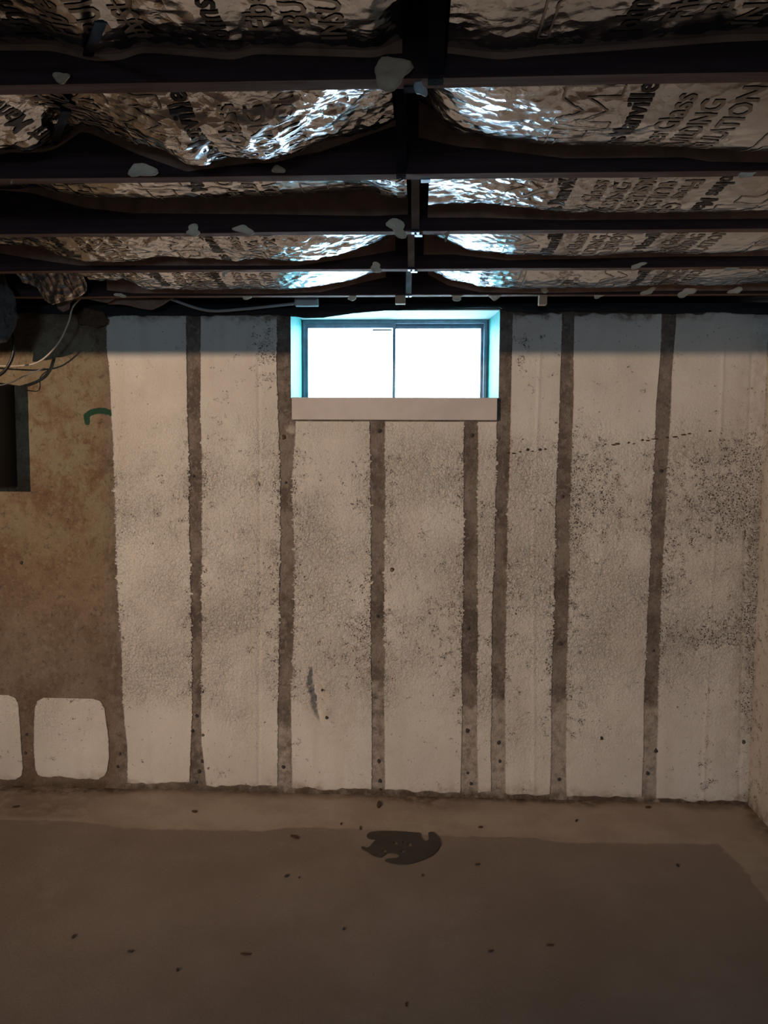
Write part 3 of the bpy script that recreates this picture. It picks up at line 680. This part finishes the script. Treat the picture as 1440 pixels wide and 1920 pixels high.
batt(3, [(795, 440), (835, 450), (880, 470), (960, 478), (1100, 480), (1250, 475), (1340, 478), (1440, 470), (1700, 470)], [(785, 478), (850, 477), (950, 488), (1100, 485), (1260, 481), (1440, 480), (1700, 480)],
     'foil insulation between third and fourth joist, right side, smooth with block lettering', 270, [(0, .5), (.25, .25), (.4, .05), (1.4, .05)], [(xw(935, 3), False), (xw(1105, 3), False), (xw(1390, 3), False)])
batt(4, [(168, 528), (200, 525), (240, 530), (260, 543), (330, 546), (450, 546), (540, 543), (600, 538), (660, 525), (722, 505)],
     [(168, 540), (250, 550), (500, 551), (600, 548), (722, 520)], 'torn foil insulation next to the window wall, left of the window strap', 280,
     [(-2, 1), (-1, 1), (-.8, .4), (-.2, .2), (0, .3)], [(xw(245, 4), False), (xw(350, 4), False)])
batt(4, [(803, 505), (840, 525), (900, 540), (970, 545), (1050, 543), (1150, 540), (1250, 535), (1340, 538), (1440, 535), (1700, 535)], [(803, 515), (840, 535), (900, 548), (1000, 550), (1250, 545), (1440, 545), (1700, 545)],
     'foil insulation next to the window wall, right of the window strap', 290, [(0, .5), (.2, .4), (.4, .3), (1.4, .2)], [(xw(1110, 4), False), (xw(985, 4), True), (xw(1380, 4), False)])

# ------------------------------------------------------------------ steel cross bridging down the middle, and the row on the left
def bridging(k, pb, pt, w, label, mat='galv', side=1.0):
    ya, yb = JY[k] + JT, JY[k + 1]
    b = at_y(pb[0], pb[1], yb); ztop = Z_J + JH - 0.02
    r = ray(*pt); xt = at_y(pt[0], pt[1], (ya + yb) / 2).x
    xb = b.x; xt = xb + (xt - xb) * 1.6
    m = M[mat]
    root = empty('cross_bridging', (xb, (ya + yb) / 2, Z_J)); tag(root, label, 'bridging strap', 'steel cross bridging')
    def strip(p, q, wv):
        s = MB(); s.bar(p, q, w, 0.002)
        s.bar(Vector(p) + Vector((w / 2 - .001, 0, .005)), Vector(q) + Vector((w / 2 - .001, 0, .005)), 0.002, 0.010)
        s.bar(Vector(p) + Vector((-w / 2 + .001, 0, .005)), Vector(q) + Vector((-w / 2 + .001, 0, .005)), 0.002, 0.010)
        return s.build('strap', m, root)
    strip((xt, ya + 0.002, ztop), (xb, yb - 0.003, Z_J + 0.004), w)
    x2 = xb + side * w * 1.15
    strip((x2, ya + 0.002, Z_J + 0.004), (x2, yb - 0.003, ztop), w)
    for xx, y_ in ((xb, yb), ):
        MB().box(xx - w / 2, xx + w / 2, y_ - 0.003, y_ + 0.017, Z_J - 0.0045, Z_J - 0.0022).build('tab', m, root)
        nh = MB()
        for dy in (0.005, 0.012): nh.tube([(xx, y_ + dy, Z_J - 0.0042), (xx, y_ + dy, Z_J - 0.0062)], 0.003, 8, 1)
        nh.build('nail', M['dark_steel'], root)
    MB().box(x2 - w / 2, x2 + w / 2, ya - 0.017, ya + 0.003, Z_J - 0.0045, Z_J - 0.0022).build('tab', m, root)
    return root
bridging(0, (817, 148), (820, 20), 0.024, 'dark steel cross bridging strap at the top of the picture', 'dark_steel', -1.5)
bridging(1, (752, 326), (754, 215), 0.020, 'dark steel cross bridging strap right of the crumpled foil', 'dark_steel')
bridging(2, (779, 434), (778, 360), 0.020, 'steel cross bridging strap between second and third joist')
bridging(3, (771, 504), (770, 462), 0.020, 'steel cross bridging strap between third and fourth joist')
bridging(4, (766, 554), (768, 520), 0.020, 'pale blue lit steel strap just above the window')
def strap_left(a, ya, b, yb, w, label):
    p = at_y(a[0], a[1], ya); q = at_y(b[0], b[1], yb); p.z -= 0.03; q.z -= 0.03
    s = MB().bar(p, q, w, 0.002)
    s.bar(q, q + Vector((0, 0.002, 0.03)), w, 0.002)
    tag(s.build('bridging_strap', M['dark_steel']), label, 'bridging strap', 'black straps on the left')
strap_left((124, 174), JY[1] + 0.09, (98, 243), JY[2] - 0.006, 0.015, 'black strap crossing the crumpled foil at the left edge')
strap_left((188, -6), JY[0] + 0.19, (164, 66), JY[1] - 0.006, 0.015, 'black strap in the top left corner of the picture')

# ------------------------------------------------------------------ torn scraps left on the undersides of the joists
def scrap(px, py, w, h, k, label, m='paper', seed=0, tilt=0.5):
    rn = random.Random(seed + 500); yj = JY[k] + 0.012
    c = at_y(px, py, yj); s = yj / FPX * 1.05
    W, H = w * s / 2, h * s / 2; n = 20; rings = 3
    V = []; F = []
    p1, p2, p3 = rn.uniform(0, 6.28), rn.uniform(0, 6.28), rn.uniform(0, 6.28); rot = rn.uniform(-0.5, 0.5)
    rad = [0.88 + 0.22 * math.sin(2 * (2 * math.pi * i / n) + p1) + 0.14 * math.sin(3 * (2 * math.pi * i / n) + p2) + 0.07 * math.sin(5 * (2 * math.pi * i / n) + p3) for i in range(n)]
    ph = rn.uniform(0, 6.28)
    for side in (0, 1):
        for r in range(rings + 1):
            for i in range(n):
                a = 2 * math.pi * i / n; q = (r / rings) * rad[i]
                x = W * q * math.cos(a); z = H * q * math.sin(a)
                bend = 0.35 * H * math.sin(2.4 * x / W + ph) + 0.25 * H * math.cos(3 * z / H + ph) + rn.uniform(-.1, .1) * H
                x, z = x * math.cos(rot) - z * math.sin(rot), x * math.sin(rot) + z * math.cos(rot)
                V.append((x + 0.15 * bend, bend * tilt + side * 0.003, z + 0.25 * bend))
    R = (rings + 1) * n
    for side in (0, 1):
        for r in range(rings):
            for i in range(n):
                a = side * R + r * n + i; b = side * R + r * n + (i + 1) % n
                F.append((a, b, b + n, a + n) if side else (a, a + n, b + n, b))
    for i in range(n):
        a = rings * n + i; b = rings * n + (i + 1) % n; F.append((a, b, b + R, a + R))
    V = np.array(V)
    V[:, 1] += 0.0
    top = V[:, 2].max(); cz = min(c.z, Z_J + 0.002 - top * 0.0)
    yoff = -0.006 - max(0, V[:, 1].max()) if c.z > Z_J - 0.001 else 0.0
    o = put('paper_scrap', mesh_np('paper_scrap', V, np.array(F)), M[m], None, (c.x, (JY[k] + yoff - 0.002) if c.z > Z_J - 0.0005 else yj, cz if c.z < Z_J else c.z), True)
    tag(o, label, 'paper scrap', 'torn scraps on the joists')
SCR = [
 (735, 152, 78, 52, 1, 'big tan paper scrap hanging beside the strap on the nearest joist', 'paper_tan'),
 (788, 165, 26, 28, 1, 'small grey blob under the nearest joist beside the black hole', 'pvc'),
 (128, 160, 30, 22, 1, 'tan scrap above the black strap at the left edge', 'paper_tan'),
 (275, 328, 44, 30, 2, 'pale torn scrap on the second joist, left part', 'paper'),
 (526, 326, 22, 16, 2, 'small tan scrap on the second joist under the shining foil', 'paper_tan'),
 (1403, 325, 30, 18, 2, 'whitish scrap on the second joist at the right edge', 'paper'),
 (368, 438, 30, 20, 3, 'pale scrap on the third joist, left one of a pair', 'paper'),
 (461, 436, 38, 16, 3, 'curled pale scrap on the third joist, right one of a pair', 'paper'),
 (745, 433, 44, 28, 3, 'large white scrap on the third joist beside the strap', 'paper'),
 (838, 442, 8, 18, 3, 'thin brown scrap hanging from the third joist right of the strap', 'paper_tan'),
 (706, 505, 24, 17, 4, 'white curled scrap on the fourth joist left of the strap', 'paper'),
 (1192, 502, 26, 11, 4, 'white pointed scrap on the fourth joist, right part', 'paper'),
 (1373, 502, 24, 11, 4, 'white pointed scrap on the fourth joist near the right edge', 'paper'),
 (421, 512, 12, 12, 4, 'tiny white scrap on the fourth joist, left part', 'paper'),
 (230, 556, 22, 8, 5, 'white scrap on the last joist above the grey cable', 'paper'),
 (462, 557, 14, 12, 5, 'tiny white scrap on the last joist left of the plastic box', 'paper'),
 (661, 557, 22, 10, 5, 'white scrap on the last joist above the left window pane', 'paper'),
 (857, 556, 26, 14, 5, 'white scrap on the last joist above the right window pane', 'paper'),
 (928, 556, 22, 14, 5, 'white scrap on the last joist above the right window corner', 'paper'),
 (1018, 546, 20, 9, 5, 'tiny white scrap on top of the hanging wooden block', 'paper'),
 (1122, 555, 18, 9, 5, 'small white scrap on the last joist right of the wooden block', 'paper'),
 (1212, 549, 28, 11, 5, 'white scrap on the last joist, second from the right edge group', 'paper'),
 (1283, 551, 32, 16, 5, 'ragged white scrap on the last joist, biggest on the right', 'paper'),
 (1374, 548, 28, 11, 5, 'white scrap on the last joist nearest the right wall', 'paper'),
]
for i, (px, py, w, h, k, lb, m) in enumerate(SCR): scrap(px, py, w, h, k, lb, m, i)

def block(px0, px1, py0, py1, k, label, dep=0.03):
    a = at_y(px0, py0, JY[k] + 0.004); b = at_y(px1, py1, JY[k] + 0.004)
    return tag(MB().box(a.x, b.x, JY[k] + 0.004, JY[k] + 0.004 + dep, b.z, Z_J + 0.001).build('wooden_block', M['block'], None, 0.002), label, 'wooden block', 'wooden blocks')
block(1011, 1026, 556, 571, 5, 'small pale wooden block hanging under the last joist, right of the window')
block(741, 760, 560, 569, 5, 'small wooden block under the last joist below the strap')

# ------------------------------------------------------------------ cables, plastic box, left edge clutter
def cable(name, pts, r, m, label):
    return tag(MB().tube(pts, r, 10, 10).build(name, M[m], None, 0, True), label, 'cable')
def w_at(px, py, off): return at_y(px, py, D - off)
cable('white_cable', [w_at(300, 528, .13), w_at(240, 530, .13), w_at(200, 536, .14), w_at(160, 553, .14), w_at(137, 575, .13), w_at(128, 605, .12), w_at(108, 645, .11), w_at(75, 677, .10), w_at(35, 686, .10), w_at(-20, 685, .10), w_at(-80, 680, .09)],
      0.0032, 'cable_white', 'thin white cable looping down from the joists at the left')
cable('black_cable', [w_at(-60, 640, .14), w_at(-25, 600, .15), w_at(5, 600, .16), w_at(22, 625, .17), w_at(26, 655, .17), w_at(16, 685, .17), w_at(-6, 706, .16), w_at(-60, 725, .14)],
      0.0062, 'cable_black', 'thick black cable loop at the left edge')
cable('grey_wire', [w_at(-60, 712, .17), w_at(-10, 722, .165), w_at(18, 718, .13), w_at(50, 703, .06), w_at(85, 690, .02)], 0.0022, 'cable_grey', 'thin grey wire under the white cable at the left')
cable('grey_cable', [w_at(290, 548, .09), w_at(310, 556, .085), w_at(335, 566, .08), w_at(370, 578, .075), w_at(402, 583, .075), w_at(450, 580, .075), w_at(500, 575, .075), w_at(553, 569, .075)],
      0.0055, 'cable_grey', 'grey cable sagging along the wall top to the plastic box')
a = at_y(552, 560, D - 0.085); b = at_y(596, 573, D - 0.085)
bx_root = empty('junction_box', ((a.x + b.x) / 2, D - 0.07, b.z)); tag(bx_root, 'pale plastic junction box under the last joist, left of the window', 'junction box')
MB().box(a.x, b.x, D - 0.085, D - 0.055, b.z, a.z + 0.004).build('body', M['pvc'], bx_root, 0.003)
MB().box(a.x + 0.006, b.x - 0.006, D - 0.0875, D - 0.0848, b.z + 0.004, a.z - 0.001).build('lid', M['pvc'], bx_root, 0.001)
MB().box(b.x - 0.012, b.x, D - 0.080, D - 0.060, a.z + 0.003, Z_J + 0.06).build('hanger', M['dark_steel'], bx_root)

# electrical cabinet at the left edge
a = at_y(-6, 716, D - 0.13); b = at_y(-150, 915, D - 0.13)
pr = empty('electrical_panel', ((a.x + b.x) / 2, D - 0.05, b.z)); tag(pr, 'dark grey electrical cabinet on the wall at the left edge', 'electrical panel')
MB().box(b.x, a.x, D - 0.135, D - 0.004, b.z, a.z).build('cabinet_body', M['panel'], pr, 0.004)
MB().box(b.x + 0.015, a.x - 0.012, D - 0.142, D - 0.1352, b.z + 0.015, a.z - 0.015).build('cabinet_door', M['panel'], pr, 0.003)
MB().box(a.x - 0.05, a.x - 0.035, D - 0.148, D - 0.1422, (a.z + b.z) / 2 - .02, (a.z + b.z) / 2 + .02).build('handle', M['dark_steel'], pr, 0.002)

def rag(name, pts, thick, m, label, cat, seed, Y, dy=0.03, crn=0.02, group=None, fq=22.0, el=0.016, lean=0.0):
    """torn hanging sheet: pts is a measured outline, gets folds in depth and a thickness"""
    W = [at_y(px, py, Y) for px, py in pts]; cx = sum(p.x for p in W) / len(W); cz = sum(p.z for p in W) / len(W)
    bm = bmesh.new(); vs = [bm.verts.new((p.x - cx, 0, p.z - cz)) for p in W]; f = bm.faces.new(vs)
    bmesh.ops.triangulate(bm, faces=[f])
    for _ in range(6):
        e = [e for e in bm.edges if e.calc_length() > el]
        if not e: break
        bmesh.ops.subdivide_edges(bm, edges=e, cuts=1); bmesh.ops.triangulate(bm, faces=bm.faces[:])
    co = np.array([v.co for v in bm.verts]); x, z = co[:, 0] + cx, co[:, 2] + cz
    d = dy * fbm(x * 9, z * 6, seed, 2) + crn * 0.5 * ridged(x * fq, z * fq * 0.8, seed + 3, 2) * 0.5
    for v, q, xx, z0 in zip(bm.verts, d, x, z):
        v.co.y = q - lean * v.co.z; v.co.x += 0.004 * math.sin(40 * z0 + seed); v.co.z += 0.004 * math.sin(33 * xx + seed)
    me = bpy.data.meshes.new(name); bm.to_mesh(me); bm.free()
    a_ = me.attributes.new('crumple', 'FLOAT', 'POINT'); a_.data.foreach_set('value', np.full(len(me.vertices), .5, np.float32))
    o = put(name, me, M[m], None, (cx, Y, cz), True); mo = o.modifiers.new('thick', 'SOLIDIFY'); mo.thickness = thick
    return tag(o, label, cat, group)
rag('torn_fibre_sheet', [(-60, 488), (8, 500), (14, 535), (24, 545), (30, 568), (24, 580), (27, 600), (12, 640), (-10, 650), (-60, 655)], 0.012, 'fluff', 'dark grey torn fibre sheet hanging at the left edge', 'insulation scrap', 3, 2.78)
rag('torn_foil_sheet', [(40, 512), (100, 508), (164, 508), (162, 533), (158, 545), (145, 552), (125, 556), (100, 560), (86, 566), (72, 560), (66, 540), (45, 532)], 0.002, 'foil', 'torn crumpled foil flap hanging below the last joist at the left', 'insulation scrap', 4, 2.775, 0.02, 0.022, None, 38.0, 0.007, 1.1)
rag('torn_kraft_sheet', [(105, 557), (150, 553), (185, 556), (215, 560), (200, 566), (165, 562), (133, 566), (130, 580), (118, 584), (108, 578)], 0.003, 'kraft', 'small torn brown paper flap under the foil at the left', 'insulation scrap', 6, 2.90, 0.02, 0.01)
rag('curled_kraft_sheet', [(198, 555), (225, 553), (262, 556), (300, 558), (330, 560), (305, 572), (285, 579), (255, 578), (225, 572), (205, 570)], 0.004, 'kraft', 'curled brown paper hanging over the wall top above the first painted panel', 'insulation scrap', 7, 2.95, 0.03, 0.008)
rag('rotten_wood_flake', [(146, 585), (160, 578), (195, 582), (203, 598), (200, 606), (180, 614), (160, 611), (146, 611)], 0.006, 'rust', 'brown flake stuck to the bare concrete near the wall top', 'flake', 8, D - 0.02, 0.006, 0.006)

# ------------------------------------------------------------------ wet patch and debris on the floor
def flat_piece(name, pts, m, label, cat, z=0.0, h=0.0015, holes=None, group=None, seed=0):
    W = [floor_pt(*p) for p in pts]; n0 = len(W); Q = []
    for i in range(n0):
        p0, p1, p2, p3 = W[i - 1], W[i], W[(i + 1) % n0], W[(i + 2) % n0]
        for k in range(4):
            t = k / 4; Q.append(0.5 * ((2 * p1) + (p2 - p0) * t + (2 * p0 - 5 * p1 + 4 * p2 - p3) * t * t + (3 * p1 - p0 - 3 * p2 + p3) * t ** 3))
    c = sum(Q, Vector()) / len(Q); n = len(Q)
    V = [(q.x - c.x, q.y - c.y, h) for q in Q] + [((q.x - c.x) * 1.01, (q.y - c.y) * 1.01, -0.003) for q in Q]
    bm = bmesh.new(); vs = [bm.verts.new(v) for v in V]
    if holes:
        ed = [bm.edges.new((vs[i], vs[(i + 1) % n])) for i in range(n)]
        for (hx, hy, hw, hh) in holes:
            rn = random.Random(int(hx)); hv = []
            for k in range(9):
                q = floor_pt(hx + hw / 2 * math.cos(k * 0.698) * rn.uniform(.6, 1.2), hy + hh / 2 * math.sin(k * 0.698) * rn.uniform(.6, 1.2)); hv.append(bm.verts.new((q.x - c.x, q.y - c.y, h)))
            ed += [bm.edges.new((hv[k], hv[(k + 1) % 9])) for k in range(9)]
        bmesh.ops.triangle_fill(bm, use_beauty=True, edges=ed)
    else: bm.faces.new(vs[:n])
    for i in range(n): bm.faces.new((vs[i], vs[n + i], vs[n + (i + 1) % n], vs[(i + 1) % n]))
    bmesh.ops.recalc_face_normals(bm, faces=bm.faces[:])
    me = bpy.data.meshes.new(name); bm.to_mesh(me); bm.free()
    o = put(name, me, M[m], None, (c.x, c.y, z)); return tag(o, label, cat, group)
flat_piece('wet_patch', [(688, 1566), (700, 1560), (740, 1559), (780, 1562), (788, 1563), (790, 1572), (797, 1578), (804, 1574), (803, 1563), (812, 1561), (822, 1570), (826, 1582), (822, 1592), (812, 1603), (790, 1614), (765, 1621), (740, 1621), (722, 1615),
    (728, 1611), (745, 1609), (747, 1603), (728, 1600), (715, 1608), (700, 1605), (690, 1598), (680, 1593), (678, 1588), (690, 1590), (700, 1580), (704, 1575), (692, 1573)],
    'wet', 'dark brown wet patch on the floor below the window', 'stain', 0.0016, 0.0008,
    [(742, 1582, 10, 5), (768, 1585, 11, 7), (722, 1597, 9, 5), (755, 1598, 10, 4), (756, 1580, 4, 3)])
DEB = [(553, 1570, 20, 8, 'rust', 'brown curled leaf on the floor left of the wet patch'), (538, 1643, 11, 6, 'hole', 'dark crumb on the floor below the brown leaf'),
       (561, 1646, 4, 3, 'hole', 'tiny dark crumb right of the dark crumb'), (792, 1642, 5, 4, 'hole', 'tiny dark crumb below the wet patch'),
       (895, 1621, 13, 3, 'hole', 'dark twig on the floor right of the wet patch'), (901, 1551, 12, 4, 'rust', 'brown chip on the pale floor border right of the wet patch'),
       (676, 1553, 4, 9, 'rust', 'thin twig on the pale border left of the wet patch'), (640, 1545, 5, 5, 'rust', 'tiny chip on the pale border, far left of wet patch'),
       (1081, 1539, 6, 5, 'hole', 'dark pebble on the pale border near the right corner'), (1271, 1623, 8, 7, 'hole', 'dark pebble on the floor near the right corner'),
       (711, 1509, 12, 16, 'rust', 'rusty nail leaning at the foot of the wall under the window'), (138, 1757, 9, 8, 'hole', 'dark chip on the floor at the far left'),
       (460, 1790, 22, 4, 'rust', 'long thin brown splinter on the floor, lower left'), (244, 1785, 12, 4, 'hole', 'short dark splinter left of the long brown splinter'),
       (920, 1784, 12, 4, 'hole', 'short dark splinter on the floor, lower middle'), (1032, 1773, 18, 3, 'rust', 'thin splinter on the floor, lower right of middle'),
       (333, 1819, 6, 6, 'hole', 'dark crumb below the short dark splinter'), (645, 1742, 6, 5, 'hole', 'dark crumb in the middle of the floor'),
       (762, 1884, 6, 10, 'rust', 'thin brown splinter at the bottom edge of the picture'), (365, 1522, 14, 5, 'rust', 'thin brown chip near the first bare strip, on the pale border'),
       (30, 1513, 18, 5, 'rust', 'brown splinter at the left end of the pale border'), (1215, 1514, 14, 4, 'rust', 'brown crumb at the wall foot near the right corner')]
for i, (px, py, w, h, m, lb) in enumerate(DEB):
    rn = random.Random(i + 40); pts = []
    for k in range(7):
        a = 2 * math.pi * k / 7; q = rn.uniform(0.75, 1.1)
        sl = 0.0 if w > h * 2.2 and i % 2 else 0.35 * (h if w > h else w)
        pts.append((px + 0.85 * w / 2 * q * math.cos(a), py + 0.8 * h / 2 * q * math.sin(a) + sl * math.cos(a) * (-0.5 if i % 3 else 0.5)))
    flat_piece('floor_chip', pts, m, lb, 'chip', 0.0, 0.003, None, 'crumbs and splinters on the floor')
